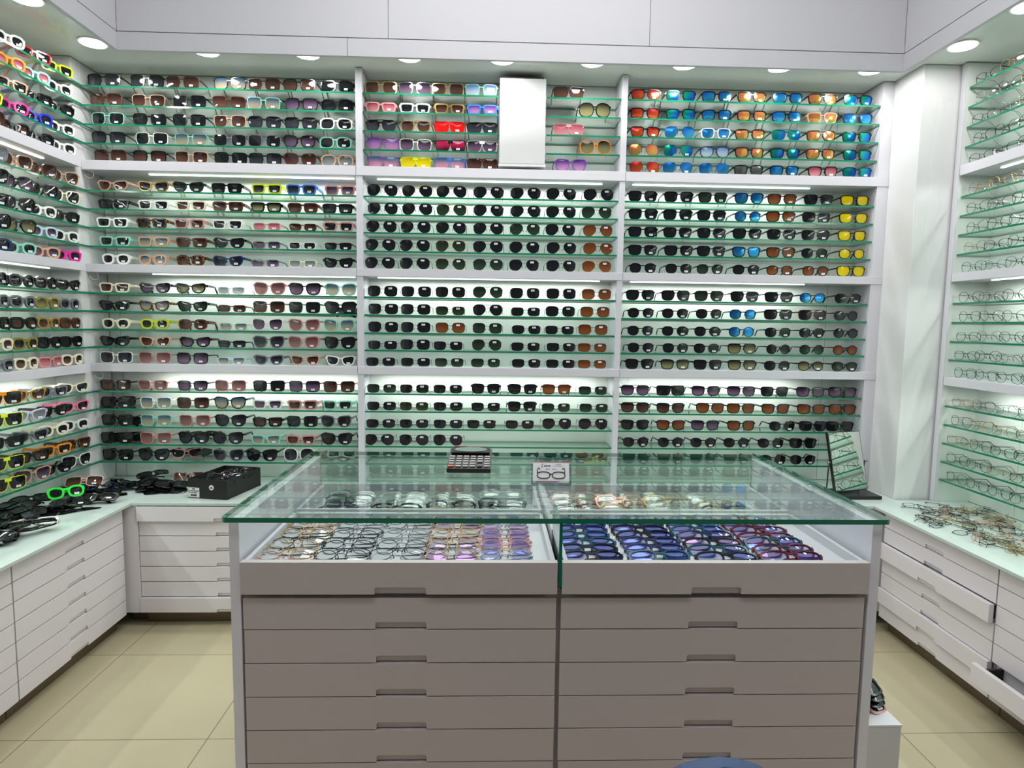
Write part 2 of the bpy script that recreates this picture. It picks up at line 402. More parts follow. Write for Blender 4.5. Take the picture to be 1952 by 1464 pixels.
LN = {
 'K': ('black', lambda: lensmat('lens_black', (16, 18, 21), (24, 27, 31))),
 'D': ('smoke', lambda: lensmat('lens_smoke', (14, 14, 18), (58, 60, 70), .0, .22)),
 'V': ('violet', lambda: lensmat('lens_violet', (26, 20, 34), (118, 92, 120), .0, .25)),
 'B': ('brown', lambda: lensmat('lens_brown', (32, 19, 17), (92, 60, 50), .0, .18)),
 'N': ('amber', lambda: lensmat('lens_amber', (96, 48, 20), (140, 82, 44), .1, .3)),
 'F': ('rosy', lambda: lensmat('lens_dusty', (92, 58, 60), (152, 108, 106), .05, .25)),
 'P': ('pink', lambda: lensmat('lens_pink', (168, 70, 90), (228, 150, 160), .25, .45)),
 'W': ('purple', lambda: lensmat('lens_purple', (104, 60, 150), (206, 150, 196), .15, .4)),
 'G': ('green', lambda: lensmat('lens_green', (22, 34, 26), (44, 62, 46), .0, .1)),
 'H': ('olive', lambda: lensmat('lens_olive', (30, 34, 26), (150, 146, 100), .0, .4)),
 'Y': ('yellow', lambda: lensmat('lens_yellow', (236, 210, 0), (238, 216, 10), .3, .3)),
 'S': ('grey', lambda: lensmat('lens_pale', (112, 120, 122), (160, 168, 168), .3, .4)),
 'T': ('blue-tinted', lambda: lensmat('lens_teal', (52, 84, 108), (190, 178, 150), .1, .4)),
 'U': ('two-tone', lambda: lensmat('lens_bluepink', (64, 110, 145), (230, 150, 170), .15, .4)),
 'A': ('sky-blue', lambda: lensmat('lens_sky', (84, 124, 172), (190, 205, 215), .1, .3)),
 'R': ('red mirrored', lambda: lensmat('lens_mirror_red', (205, 36, 50), (245, 120, 60), metal=.75, diag=.4, rough=.12)),
 'M': ('blue mirrored', lambda: lensmat('lens_mirror_blue', (16, 110, 215), (70, 175, 215), metal=.75, diag=.4, rough=.12)),
 'E': ('green mirrored', lambda: lensmat('lens_mirror_green', (10, 170, 110), (30, 90, 215), metal=.75, diag=.7, rough=.12)),
 'O': ('orange mirrored', lambda: lensmat('lens_mirror_orange', (240, 128, 92), (225, 190, 90), metal=.75, diag=.5, rough=.12)),
 'Z': ('silver mirrored', lambda: lensmat('lens_mirror_silver', (120, 124, 120), (100, 104, 100), metal=.75, rough=.12)),
 'Q': ('crimson', lambda: lensmat('lens_crimson', (205, 30, 86), (60, 20, 36), .0, .1)),
 'X': ('red', lambda: lensmat('lens_red', (222, 16, 16), (230, 30, 24), .2, .2)),
 'c': ('clear', lambda: clearmat('lens_clear', (250, 252, 251), .06)),
 'l': ('blue-coated clear', lambda: clearmat('lens_bluecoat', (226, 226, 248), .20, (112, 132, 255))),
 'p': ('purple-coated clear', lambda: clearmat('lens_purplecoat', (238, 226, 242), .12, (214, 172, 245))),
}
# a, b, exponent, taper, cat, aviator cut, rim, depth, half gap, kind, word
ST = {
 'sq': (.0300, .0243, 4.0, .05, .05, 0, .0028, .004, .0085, 'p', 'square', 'square_sunglasses'),
 'bt': (.0290, .0245, 2.7, .14, .24, 0, .0042, .005, .0070, 'p', 'butterfly', 'butterfly_sunglasses'),
 're': (.0250, .0165, 4.5, .10, .08, 0, .0062, .006, .0065, 'p', 'rectangular', 'rectangular_sunglasses'),
 'rs': (.0250, .0140, 4.0, .06, .08, 0, .0028, .004, .0075, 'p', 'narrow', 'narrow_sunglasses'),
 'ce': (.0255, .0178, 2.6, .17, .46, 0, .0052, .006, .0068, 'p', 'cat-eye', 'cat_eye_sunglasses'),
 'ov': (.0215, .0170, 2.6, .04, .06, 0, .0078, .008, .0060, 'p', 'chunky oval', 'oval_sunglasses'),
 'av': (.0300, .0262, 2.5, .04, .02, .42, .0010, .0014, .0090, 'm', 'aviator', 'aviator_sunglasses'),
 'hm': (.0298, .0243, 3.3, .02, .02, .10, .0011, .0014, .0090, 'm', 'angular metal', 'metal_sunglasses'),
 'rm': (.0288, .0200, 3.6, .03, .02, .12, .0011, .0014, .0095, 'm', 'slim metal', 'slim_sunglasses'),
 'wf': (.0270, .0214, 3.4, .12, .06, 0, .0036, .005, .0075, 'p', 'plastic', 'classic_sunglasses'),
 'ro': (.0240, .0210, 2.4, .05, .03, 0, .0030, .004, .0090, 'p', 'rounded', 'round_sunglasses'),
 'rr': (.0220, .0220, 2.0, 0, 0, 0, .0026, .004, .0100, 'p', 'small round', 'round_sunglasses'),
 'rd': (.0310, .0300, 2.5, .02, 0, .0, .0034, .005, .0050, 'p', 'oversized round', 'oversized_sunglasses'),
 'pb': (.0280, .0225, 3.2, .10, .04, .12, .0030, .005, .0065, 'd', 'double-bridge', 'pilot_sunglasses'),
 'wr': (.0290, .0215, 3.2, -.04, -.02, .15, .0058, .008, .0050, 'p', 'wraparound', 'wraparound_sunglasses'),
 'sh': (.0330, .0240, 5.0, .06, .02, .2, .0016, .004, .0010, 's', 'shield', 'shield_sunglasses'),
 'wi': (.0235, .0215, 2.2, .03, .0, .05, .0013, .0014, .0095, 'm', 'wire', 'wire_eyeglasses'),
 'wo': (.0260, .0180, 2.8, .03, .02, .08, .0014, .0016, .0095, 'm', 'wire', 'wire_eyeglasses'),
 'pe': (.0272, .0192, 2.8, .08, .06, .0, .0040, .004, .0085, 'p', 'plastic', 'plastic_eyeglasses'),
}
NP = 22
def outline(st, da=0, k=1):
    a, b, n, tp, cat, av = ST[st][:6]
    pts = []
    for i in range(NP):
        th = 2*PI*i/NP+.001; c, s = math.cos(th), math.sin(th)
        x = math.copysign(abs(c)**(2/n), c); z = math.copysign(abs(s)**(2/n), s)
        x0, z0 = x, z
        x *= 1+tp*z0
        if x0 < 0 and z0 < 0: x *= 1-av*(-z0)**1.3
        if x0 > 0: z += cat*x0*(.55+.45*z0)
        pts.append((x*(a*k+da), z*(b*k+da)))
    return pts
def ycurve(x): return 1.5*x*x
MESHES = {}
def spec_meshes(st, fk, lk, folded=False, tagk=None, lod=0):
    key = (st, fk, lk, folded, tagk)
    if key in MESHES: return MESHES[key]
    a, b, n, tp, cat, av, t, d, gp, kind, word, nm = ST[st]
    F, Lm = frmat(fk), LN[lk][1]()
    cx = gp+t+a
    zc = b+t+.0008
    halfw = cx+a*(1+max(tp, 0))+t
    m = MB()
    inn = outline(st); out = outline(st, da=t)
    for sx in (-1, 1):
        vs = []
        for (xi, zi), (xo, zo) in zip(inn, out):
            for (x, z, y) in ((xi, zi, 0), (xo, zo, 0), (xo, zo, d), (xi, zi, d)):
                X = sx*(cx+x); vs.append((X, ycurve(X)+y, zc+z))
        fs = []
        for i in range(NP):
            j = (i+1) % NP
            for q in range(4): fs.append((i*4+q, j*4+q, j*4+(q+1) % 4, i*4+(q+1) % 4))
        m.add(vs, fs, 0, kind == 'm')
    bw = gp+.003
    if kind == 'm':
        m.tube([(-bw, .0005, zc+b*.30), (-bw*.4, -.001, zc+b*.42), (bw*.4, -.001, zc+b*.42), (bw, .0005, zc+b*.30)], .0009, 5)
        if st == 'av': m.tube([(-cx*.75, ycurve(cx), zc+b*.98), (-bw, 0, zc+b*.93), (bw, 0, zc+b*.93), (cx*.75, ycurve(cx), zc+b*.98)], .0009, 5)
        for sx in (-1, 1):
            m.tube([(sx*(gp+.002), .001, zc-.1*b), (sx*(gp-.002), .008, zc-.2*b), (sx*(gp-.001), .009, zc-.45*b)], [.0006, .0012, .0018], 5)
    elif kind == 's':
        m.box(-.012, .012, .0, .0025, zc+b*.45, zc+b*1.0)
    else:
        bt = max(.004, t*1.1)
        z0 = zc+b*.30
        m.prism([(-bw-.002, z0), (-bw*.4, z0+.003), (bw*.4, z0+.003), (bw+.002, z0), (bw+.002, z0+bt+.003), (-bw-.002, z0+bt+.003)], 'Y', -.0003, d)
        if kind == 'd': m.box(-cx*.55, cx*.55, .0, d*.8, zc+b+t*.2, zc+b+t*1.05)
        for sx in (-1, 1): m.prism([(sx*(gp+.001), zc-.35*b), (sx*(gp+.0035), zc+.25*b), (sx*(gp-.001), zc+.2*b)], 'Y', d*.5, d+.005)
    th = .0011 if kind == 'm' else (.0022 if t < .005 else .0032)     # half thickness
    hh = .0010 if kind == 'm' else max(.0028, min(.0075, t*1.1))
    zt = zc+b*(.45 if kind == 'm' else .55)+cat*b*.5
    for sx in (-1, 1):   # end pieces
        x = sx*(halfw-.001); y = ycurve(x)
        m.box(min(x-sx*.004, x+sx*.0015), max(x-sx*.004, x+sx*.0015), y-.0002, y+d+.003, zt-hh, zt+hh)
    fr = m.mesh('frame', F)
    # lenses
    def lens(sx):
        q = MB(); vs = [(sx*cx, ycurve(cx)-.0012+d*.4, zc)]
        for rr in (.5, 1.015):
            for (x, z) in inn:
                X = sx*(cx+x*rr); vs.append((X, ycurve(X)+d*.4-.0012*(1-rr*rr), zc+z*rr))
        fs = []
        for i in range(NP):
            j = (i+1) % NP
            fs.append((0, 1+i, 1+j) if sx > 0 else (0, 1+j, 1+i)); fs.append((1+i, 1+NP+i, 1+NP+j, 1+j) if sx > 0 else (1+j, 1+NP+j, 1+NP+i, 1+i))
        return q.add(vs, fs, 0, True).mesh('lens', Lm)
    ll = (lens(-1), lens(1))
    # temples
    def temple(sx):
        q = MB(); x = sx*(halfw+.0006); y0 = ycurve(halfw)+d+.002
        if not folded:
            path = [(x, y0, zt, hh), (x, y0+.05, zt-.001, hh*.9), (x*.985, y0+.088, zt-.003, hh*.8), (x*.97, y0+.118, max(.004, zt-.030), hh*.9)]
            for p0, p1 in zip(path, path[1:]):
                q.add([(p0[0]-th, p0[1], p0[2]-p0[3]), (p0[0]+th, p0[1], p0[2]-p0[3]), (p0[0]+th, p0[1], p0[2]+p0[3]), (p0[0]-th, p0[1], p0[2]+p0[3]),
                       (p1[0]-th, p1[1], p1[2]-p1[3]), (p1[0]+th, p1[1], p1[2]-p1[3]), (p1[0]+th, p1[1], p1[2]+p1[3]), (p1[0]-th, p1[1], p1[2]+p1[3])],
                      [(0, 1, 5, 4), (1, 2, 6, 5), (2, 3, 7, 6), (3, 0, 4, 7)]+([(3, 2, 1, 0)] if p0 is path[0] else [])+([(4, 5, 6, 7)] if p1 is path[-1] else []), 0)
        else:
            yy = y0+(.003 if sx > 0 else .009)
            path = [(x-sx*.002, yy-.003, zt, hh), (x-sx*.012, yy+.001, zt, hh), (x-sx*.085, yy+.003, zt-.003, hh*.85), (x-sx*.118, yy+.003, max(.004, zt-.028), hh*.8)]
            for p0, p1 in zip(path, path[1:]):
                q.add([(p0[0], p0[1]-th, p0[2]-p0[3]), (p0[0], p0[1]+th, p0[2]-p0[3]), (p0[0], p0[1]+th, p0[2]+p0[3]), (p0[0], p0[1]-th, p0[2]+p0[3]),
                       (p1[0], p1[1]-th, p1[2]-p1[3]), (p1[0], p1[1]+th, p1[2]-p1[3]), (p1[0], p1[1]+th, p1[2]+p1[3]), (p1[0], p1[1]-th, p1[2]+p1[3])],
                      [(0, 1, 5, 4), (1, 2, 6, 5), (2, 3, 7, 6), (3, 0, 4, 7)]+([(3, 2, 1, 0)] if p0 is path[0] else [])+([(4, 5, 6, 7)] if p1 is path[-1] else []), 0)
        return q.mesh('temple', TM)
    TM = F
    if st in ('wi', 'wo') and fk in 'dj': TM = frmat('x') if fk == 'd' else F
    tt = (temple(-1), temple(1))
    tg = None
    if tagk:
        q = MB(); xx, zz_ = (cx+.001, zc-b*.62) if tagk == 'l' else (cx-.002, zc+b*.55)
        X = xx; y = ycurve(X)-.0021; hw, hz = .0085, .0042
        q.box(X-hw, X+hw, y-.0004, y+.0004, zz_-hz, zz_+hz)
        q.box(X-hw*.7, X+hw*.6, y-.0006, y-.0004, zz_-hz*.1, zz_+hz*.35, 1)
        tg = q.mesh('price_tag', [mat('tag_paper', (240, 242, 245), .6), mat('tag_print', (150, 155, 165), .6)])
    MESHES[key] = (fr, ll, tt, tg)
    return MESHES[key]

def spectacles(tok, loc, rz, label, group, name=None, rx=0, ry=0, folded=False, tagk=None, cat=None, order='XYZ'):
    st, fk, lk = tok[:2], tok[2], tok[3]
    fr, ll, tt, tg = spec_meshes(st, fk, lk, folded, tagk)
    nm = name or ST[st][11]
    t = thing(nm, label, cat or nm.replace('_', ' '), loc, (rx, ry, rz), group)
    put('frame', fr, t)
    for l in ll: put('lens', l, t)
    for l in tt: put('temple', l, t)
    if tg: put('price_tag', tg, t)
    return t
def desc(tok, noun='sunglasses'):
    return '%s %s %s, %s lenses' % (FR[tok[2]][0], ST[tok[:2]][10], noun, LN[tok[3]][0])

def px2x(px, z, y):
    """x on the row of the shelf at height z for a column measured across the photograph"""
    # solve for x on the line (.., y, z)
    v0 = Vector((0, y, z))-CAM
    k = (px-976)/CAM_F
    return (k*v0.dot(_fwd)-v0.dot(_r))/(_r.x-k*_fwd.x)

TW = ['top tier', 'upper-middle tier', 'lower-middle tier', 'bottom tier']
SW = ['top shelf', 'second shelf', 'third shelf', 'fourth shelf', 'lowest shelf']
def fill_bay(rows, cols, bay, ox, tagmode):
    """rows[tier][row] = tokens; cols[tier][row] = crop columns"""
    for ti in range(4):
        for ri in range(5):
            toks = rows[ti][ri].split()
            c = cols[ti]; c = c[ri] if isinstance(c[0], (list, tuple)) else c
            z = TIERS[ti][ri]
            n = 0
            for k, tok in enumerate(toks):
                if tok == '-': continue
                n += 1
                x = px2x(ox+c[k]/3.615, z+.025, .022)
                jit = random.uniform(-.05, .05)
                tg = tagmode(ti, tok)
                spectacles(tok, (x, .022+random.uniform(0, .006), z+.0004), jit,
                           '%s, %s, %s, %s, %s bay' % (desc(tok), 'leftmost' if n == 1 else ordn[n-1]+' from left', SW[ri], TW[ti], bay),
                           'sunglasses in the %s bay of the back wall' % bay, tagk=tg)

LR = [["sqkD sqkD sqbB sqkT sqbB sqkB wrkK", "sqbB sqnB sqkK sqbB sqgT sqkV wrkK", "sqgK sqkK sqkK sqnB sqkD sqkD wrwK", "sqkD sqwK sqgT sqsK sqsK btkV wrgK", "sqbB sqkB sqnB sqkK sqkD btbB wrnS"],
      ["cenB cedD ceeD rekK reyD reuD repV", "rekK rewK recB rebB rekH rebB rekD", "rewK retK repB rewK rspP rstB repK", "regK renT rebB cekK rssV rswK rskK", "ovwK ovnT ovtB ceBK rssV rscS cekK"],
      ["recB cekV cekH rswS btpF btkV btgT", "cekK cetT cekG rstB sqtB sqeK btkD", "ovcK ovlD ovbB rsCT btwV btpF btgT", "cekD cenB cekV rskD btsD btpF btkK", "sqwD sqpF sqkV rsqT cesD cenB cewK"],
      ["wfkB wfpF wfkV sqpF sqkK sqkV sqtB", "sqkK sqwT sqbB btkT rewV repB regK", "sqkK sqgT sqpF btkD rekB sqeK btsK", "sqkK sqpF btkD btkD regT repB btkK", "sqkK btkD - btsD btkK rdwD rekK"]]
LC = [[[130, 430, 670, 1000, 1235, 1480, 1742], [145, 435, 720, 995, 1235, 1495, 1742], [155, 445, 720, 1000, 1240, 1490, 1735], [160, 460, 730, 1000, 1240, 1480, 1730], [170, 445, 735, 1005, 1245, 1485, 1742]],
      [[190, 470, 715, 978, 1255, 1495, 1760], [195, 470, 730, 985, 1250, 1505, 1745], [190, 460, 720, 985, 1255, 1505, 1750], [205, 475, 735, 995, 1255, 1500, 1750], [215, 470, 730, 990, 1245, 1505, 1750]],
      [[205, 480, 730, 1010, 1275, 1520, 1765], [205, 480, 740, 1015, 1270, 1515, 1765], [215, 480, 745, 1025, 1260, 1515, 1755], [205, 485, 760, 1015, 1270, 1510, 1760], [215, 480, 740, 1010, 1270, 1520, 1765]],
      [[210, 465, 745, 1005, 1270, 1515, 1755], [220, 490, 745, 1000, 1260, 1505, 1745], [220, 490, 755, 1005, 1260, 1500, 1735], [220, 490, 750, 985, 1250, 1490, 1740], [225, 475, 720, 990, 1220, 1480, 1735]]]
fill_bay(LR, LC, 'left', 160, lambda ti, tok: 'l')

AV = "avkK avkK avxK avkK avkK avkK avkK"
MR = [["sqdB sqiV sqdB sqgA - -", "repP rewK redB reuW - -", "pbkD pbdB shrX shkD - -", "sqvW sqwV shkQ shwV - -", "shvU shyY shuU shbB - -"],
      ["avxK avdK avxK avxK avkK avkK avxK", "avkK avkK avdG avkK avkK avkK avxG", "avkK avkK avkK avkK avkG avkK avxN", "avkK avkK avdG avkK avkK avkK avxN", "avkK avkK avdG avkG avkK avkK avdN"],
      ["hmkK hmkK hmxK avkG hmkK hmkK hmxN", "hmkK hmkK rmdG avkK rmkK hmkK hmxN", "hmkK hmkK hmxN hmkG rmkK rmkK hmxN", "rmkK hmkK rmkK avkG rmkK rmkK rmxN", "rmkK rmkK rmxG rmxG rmkK rmkK rmxN"],
      ["rmxG rmkK rmkK wfkK wfkK wfbN rmxG", "rmkK rmdG rmkK rmkK wfkK rmxG rmkG", "rmkK rmkK rmkK rmkK rmkK avkK avkK", "avkK avkK avkK - - - -", "- - - - rekK rekK reyN"]]
MC = [[[200, 435, 662, 895, 0, 0], [200, 435, 675, 900, 0, 0], [200, 440, 675, 900, 0, 0], [215, 440, 680, 900, 0, 0], [215, 440, 675, 900, 0, 0]],
      [[212, 452, 688, 945, 1200, 1447, 1704], [212, 452, 688, 945, 1200, 1445, 1690], [205, 440, 685, 942, 1195, 1440, 1700], [198, 435, 682, 940, 1192, 1448, 1700], [195, 435, 682, 940, 1190, 1445, 1692]],
      [[212, 445, 680, 940, 1195, 1445, 1690], [217, 440, 680, 938, 1200, 1440, 1680], [217, 440, 680, 935, 1205, 1435, 1665], [212, 437, 665, 932, 1200, 1445, 1660], [200, 440, 672, 925, 1205, 1440, 1660]],
      [[205, 432, 663, 925, 1178, 1413, 1665], [205, 430, 665, 925, 1175, 1410, 1670], [200, 430, 665, 895, 1160, 1415, 1665], [190, 430, 663, 0, 0, 0, 0], [0, 0, 0, 0, 1390, 1530, 1680]]]
fill_bay(MR, MC, 'middle', 670, lambda ti, tok: None if ti == 0 and tok[:2] in ('sq', 'pb') else ('t' if tok[:2] in ('av', 'hm', 'rm') else 'l'))
for k, (tok, cx_) in enumerate([('shkB', 1497), ('rdkH', 1677), ('shpP', 1497), ('rdoH', 1683), ('btvW', 1512)]):
    z = TIERS[0][k]
    spectacles(tok, (px2x(670+cx_/3.615, z+.025, .022), .022, z+.0004), 0, '%s, alone on %s right of the white box' % (desc(tok), SW[k]),
               'sunglasses right of the white box', tagk='l' if tok[:2] == 'sh' and k else None)

RR = [["pbkR wfkE wfkM wfkO wfkM pbkO wfkE", "wfkR wfkE wfkM wfkO pbkM wfnO wfxM", "wfkR avBM wfwM wfkO pbTE pbkO wfkE", "avkO avkE pbBA wfkO wfkE pbkO wfkE", "avkR avkM avkM wfkZ wfkM wfkP wfBE"],
      ["wfkK wfkK wfkG wfkM wfkN wfkK wfkY", "wfkK wfkK wfkK rokM wfkN wfkK wfkY", "wfkK wfkK wfkK wfkK wfkK wfkK wfkY", "wfkK wfkK wfkK wfkM wfkN rokK rokY", "rokK rokK rokG rokK rokN rokN pbkY"],
      ["pbkK pbkK pbkG pbkK pbkK rokM rokK", "rokK rokK rokK rokM pbkK pbbK rrkD", "rokK rokK rokK rokM rokK rokK rrkD", "rokK rokK rokK pbkH rrkK rrkG rrkN", "wfkK wfkH wfkK pbkH rokK rokH rokG"],
      ["pbkV shkK wfkV pbkV wfkK wfkV pbkV", "pbkB wfkB pbkN pbkN wfkN wfkN pbkN", "wfkK wfkN wfkV wfkN rokK wfkK wfkK", "rokK rokK rokK rokK rokK wfkK -", "rokK rokK rokK rokK rokK rokK -"]]
RC = [[[262, 503, 750, 992, 1240, 1482, 1730], [255, 500, 748, 990, 1235, 1480, 1725], [255, 493, 742, 980, 1230, 1470, 1720], [245, 485, 735, 975, 1220, 1465, 1720], [250, 480, 730, 972, 1215, 1480, 1720]],
      [[240, 487, 722, 972, 1203, 1453, 1705], [240, 480, 715, 965, 1190, 1440, 1695], [238, 480, 715, 958, 1197, 1435, 1685], [238, 485, 710, 955, 1190, 1425, 1680], [238, 485, 702, 950, 1185, 1433, 1675]],
      [[222, 465, 695, 942, 1180, 1410, 1655], [225, 462, 695, 930, 1175, 1410, 1640], [222, 460, 685, 920, 1170, 1405, 1638], [225, 465, 680, 922, 1175, 1405, 1635], [215, 460, 688, 925, 1165, 1400, 1630]],
      [[185, 430, 675, 918, 1150, 1395, 1620], [185, 430, 705, 915, 1155, 1400, 1620], [185, 430, 670, 918, 1200, 1415, 1600], [190, 430, 655, 885, 1120, 1345, 0], [190, 430, 655, 885, 1135, 1345, 0]]]
def rtag(ti, tok):
    if ti == 0: return 'l' if random.random() < .6 else None
    if ti in (1, 2): return 'l' if tok[3] not in 'MY' and tok[:2] != 'rr' else None
    return 'l' if tok[:2] == 'ro' else None
fill_bay(RR, RC, 'right', 1160, rtag)

# left wall rows, near end to corner
WL = [["ovwK rerK reyK", "ovoP ovgP ovwK", "- renK rekK ovkK", "reyD ovmK ovaK ovwK", "btbB ovkB ovkK ovwK"],
      ["btsS btnB btbB btnB", "btkK btkV btkK btcK", "rekK btkK ovwK ovkK", "btkK btkH ovqV ovwK", "ovBK ovgK ovnV ovmK"],
      ["ovkK ovkK ovkK cekK", "ovsK ovsK ovzH ovsK", "ovkK ovkB ovdB ovbB", "ovcB ovzK ovkK ovkK", "ovsK ovcB repP ovcB"],
      ["shoK cedB resK cecK", "shyK cefS cekK cehK", "rekK cesK ovcK ovwK", "shyK rekB reoK retB", "shyK btnV cekK btwK"]]
YW = [-.54, -.40, -.256, -.112]
for ti in range(4):
    for ri in range(5):
        toks = WL[ti][ri].split(); z = TIERS[ti][ri]
        ys = YW[-len(toks):]
        rot = PI/2-(.05 if ti == 2 else .38)
        xx = XL-(.022 if ti == 2 else .034)
        n = 0
        for tok, y in zip(toks, ys):
            if tok == '-': continue
            n += 1
            spectacles(tok, (xx, y-(.012 if ti == 2 else 0), z+.0004), rot+random.uniform(-.08, .08),
                       '%s, %s, %s, %s, left wall' % (desc(tok), 'leftmost' if n == 1 else ordn[n-1]+' from left', SW[ri], TW[ti]),
                       'sunglasses on the left wall', tagk='l')
# right wall wire eyeglasses
for ti in range(4):
    for ri in range(5):
        z = TIERS[ti][ri]
        for k in range(4):
            fk = random.choice('kkkxxdik' if (ti, ri) not in ((1, 0),) else 'dj')
            tok = random.choice(['wi', 'wi', 'wo'])+fk+'c'
            y = YR-.105-.122*k
            spectacles(tok, (XR+.026, y, z+.0004), -PI/2+.12+random.uniform(-.1, .1),
                       '%s wire eyeglasses, %s on %s, %s, right wall' % (FR[fk][0], 'leftmost' if k == 0 else ordn[k]+' from the column', SW[ri], TW[ti]),
                       'wire eyeglasses on the right wall')

# folded spare pair leaning on the lowest shelf of the left bay, and messy spares behind front pairs
for (xp, ti, ri, dz, rx, rz, tok, lab) in [
    (355, 3, 4, .0, .2, .35, 'cepK', 'folded dusty pink cat-eye sunglasses lying sideways on the lowest shelf, left bay'),
    (368, 3, 4, .022, 1.2, -.2, 'sqkD', 'folded black square sunglasses lying on top of the pink folded pair'),
    (225, 3, 1, .0, .6, .5, 'sqkK', 'folded black sunglasses piled behind the leftmost pair, second shelf, bottom tier'),
    (240, 3, 2, .0, .8, -.4, 'rekK', 'folded black sunglasses piled behind the leftmost pair, third shelf, bottom tier'),
    (240, 3, 3, .0, .8, .4, 'sqkK', 'folded black sunglasses piled behind the leftmost pair, fourth shelf, bottom tier'),
    (385, 3, 3, .03, 1.3, .2, 'sqkK', 'folded black sunglasses lying across the third pair, fourth shelf, bottom tier'),
    (660, 2, 1, .0, .9, .3, 'rekK', 'folded black sunglasses piled behind the rightmost pair, lower-middle tier, left bay')]:
    z = TIERS[ti][ri]
    spectacles(tok, (px2x(xp, z, .07), .075, z+.004+dz), rz, lab, 'spare folded sunglasses in the left bay', rx=-rx, folded=True)

# ------------------------------------------------------------------ white box in the middle bay
t = thing('fuse_box', 'plain white upright box between the top shelves of the middle bay', 'box', (EB[0], .012, 2.096))
w_, h_ = EB[1]-EB[0], 2.497-2.096
MB().box(0.003, w_-.003, .0, .148, 0.012, h_-.004).build('body', WHITE, t, bevel=.001)
MB().box(.004, w_-.004, -.012, .0, .012, h_-.004).build('cover', mat('cover_white', (206, 207, 208), .35), t, bevel=.0015)
MB().box(.014, w_-.014, -.006, .145, h_-.004, h_+.004).build('gap_strip', DARK, t)
MB().box(.0, w_, -.012, .148, 0, .011).build('base', COLW, t)

# ------------------------------------------------------------------ base cabinets
ZD = [.550, .481, .412, .3425, .274, .205, .136, .068]
def drawer_mesh(wd, h, t=.018, nw=.106, nh=.015):
    """front seen along +Y; x 0..wd, z 0..h with a finger notch in the lower edge"""
    c = wd/2; r = .004
    pts = [(0, 0), (c-nw/2, 0), (c-nw/2, nh-r), (c-nw/2+r, nh), (c+nw/2-r, nh), (c+nw/2, nh-r), (c+nw/2, 0), (wd, 0), (wd, h), (0, h)]
    m = MB()
    L, M_, R = [pts[0], pts[1], pts[2], pts[3], (c-nw/2+r, h), (0, h)], [pts[3], pts[4], (c+nw/2-r, h), (c-nw/2+r, h)], [pts[4], pts[5], pts[6], pts[7], (wd, h), (c+nw/2-r, h)]
    # one outline: front n-gon split into three convex-ish faces, shared rim
    n = len(pts); allp = pts+[(c+nw/2-r, h), (c-nw/2+r, h)]
    vs = [(p[0], 0, p[1]) for p in allp]+[(p[0], t, p[1]) for p in allp]
    N = len(allp); ia = [0, 1, 2, 3, 11, 9]; ib = [3, 4, 10, 11]; ic = [4, 5, 6, 7, 8, 10]
    fs = [tuple(ia), tuple(ib), tuple(ic)]+[tuple(i+N for i in reversed(q)) for q in (ia, ib, ic)]
    rim = [0, 1, 2, 3, 4, 5, 6, 7, 8, 10, 11, 9]
    for i in range(len(rim)):
        a_, b_ = rim[i], rim[(i+1) % len(rim)]; fs.append((b_, a_, a_+N, b_+N))
    m.add(vs, fs); return m
def drawer(parent, x, z, wd, h, mt, pull=0, depth=.3, box=False, nw=.106, nh=.015, y=0):
    """x, z: lower corner in the cabinet's own frame; pull: how far it stands open"""
    o = drawer_mesh(wd, h, nw=nw, nh=nh).build('drawer', mt, parent, loc=(x, y-pull, z), bevel=.0009)
    c = wd/2
    MB().box(c-nw/2-.004, c+nw/2+.004, .007, .0175, .0008, nh+.003).build('handle', mt, o)
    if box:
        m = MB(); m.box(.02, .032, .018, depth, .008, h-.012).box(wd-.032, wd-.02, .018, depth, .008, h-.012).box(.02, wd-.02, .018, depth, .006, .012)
        m.build('drawer_box', DARK, o)  # dark colour painted in for deep shade and black contents inside an open drawer
    return o
def base_cab(label, loc, rz, wd, mt=DRAW, pulls={}, depth=.40, zd=ZD, handle_x=None, lead=0, group='drawer cabinets under the worktops'):
    """cabinet facing its own -Y; origin at its lower left front"""
    t = thing('drawer_cabinet', label, 'drawer cabinet', loc, (0, 0, rz), group)
    MB().box(.0, wd, .019, depth, zd[-1]-.004, .5515).build('carcass', DARK if False else DRAW, t)
    MB().box(0, wd, .048, depth-.01, 0, zd[-1]-.005).build('toe_kick', TOE, t)
    for i in range(len(zd)-1):
        z0, z1 = zd[i+1]+.0015, zd[i]-.0015
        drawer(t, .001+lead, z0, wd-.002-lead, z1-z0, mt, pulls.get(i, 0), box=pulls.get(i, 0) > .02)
    return t
# back run (front plane y = -.308)
xs = [-1.36, -.59, .18, .95]
nm = ['drawer cabinet of the back run at the left corner, top drawer slightly open', 'drawer cabinet of the back run directly behind the left half of the case',
      'drawer cabinet of the back run hidden behind the case, third from left', 'drawer cabinet of the back run near the mirror at right']
for i, x in enumerate(xs):
    base_cab(nm[i], (x, -.308, 0), 0, .768 if i < 3 else .93, pulls={0: .018, 6: .014} if i == 0 else {}, depth=.45)
struct(MB().box(-1.46, -1.361, -.318, .0, .068, .5515).box(1.881, 1.98, -.318, .0, .068, .5515).build('trim_11', DRAW))
struct(MB().box(-1.44, -1.36, -.24, -.0, 0, .067).box(1.88, 1.98, -.24, .0, 0, .067).build('trim_12', TOE))
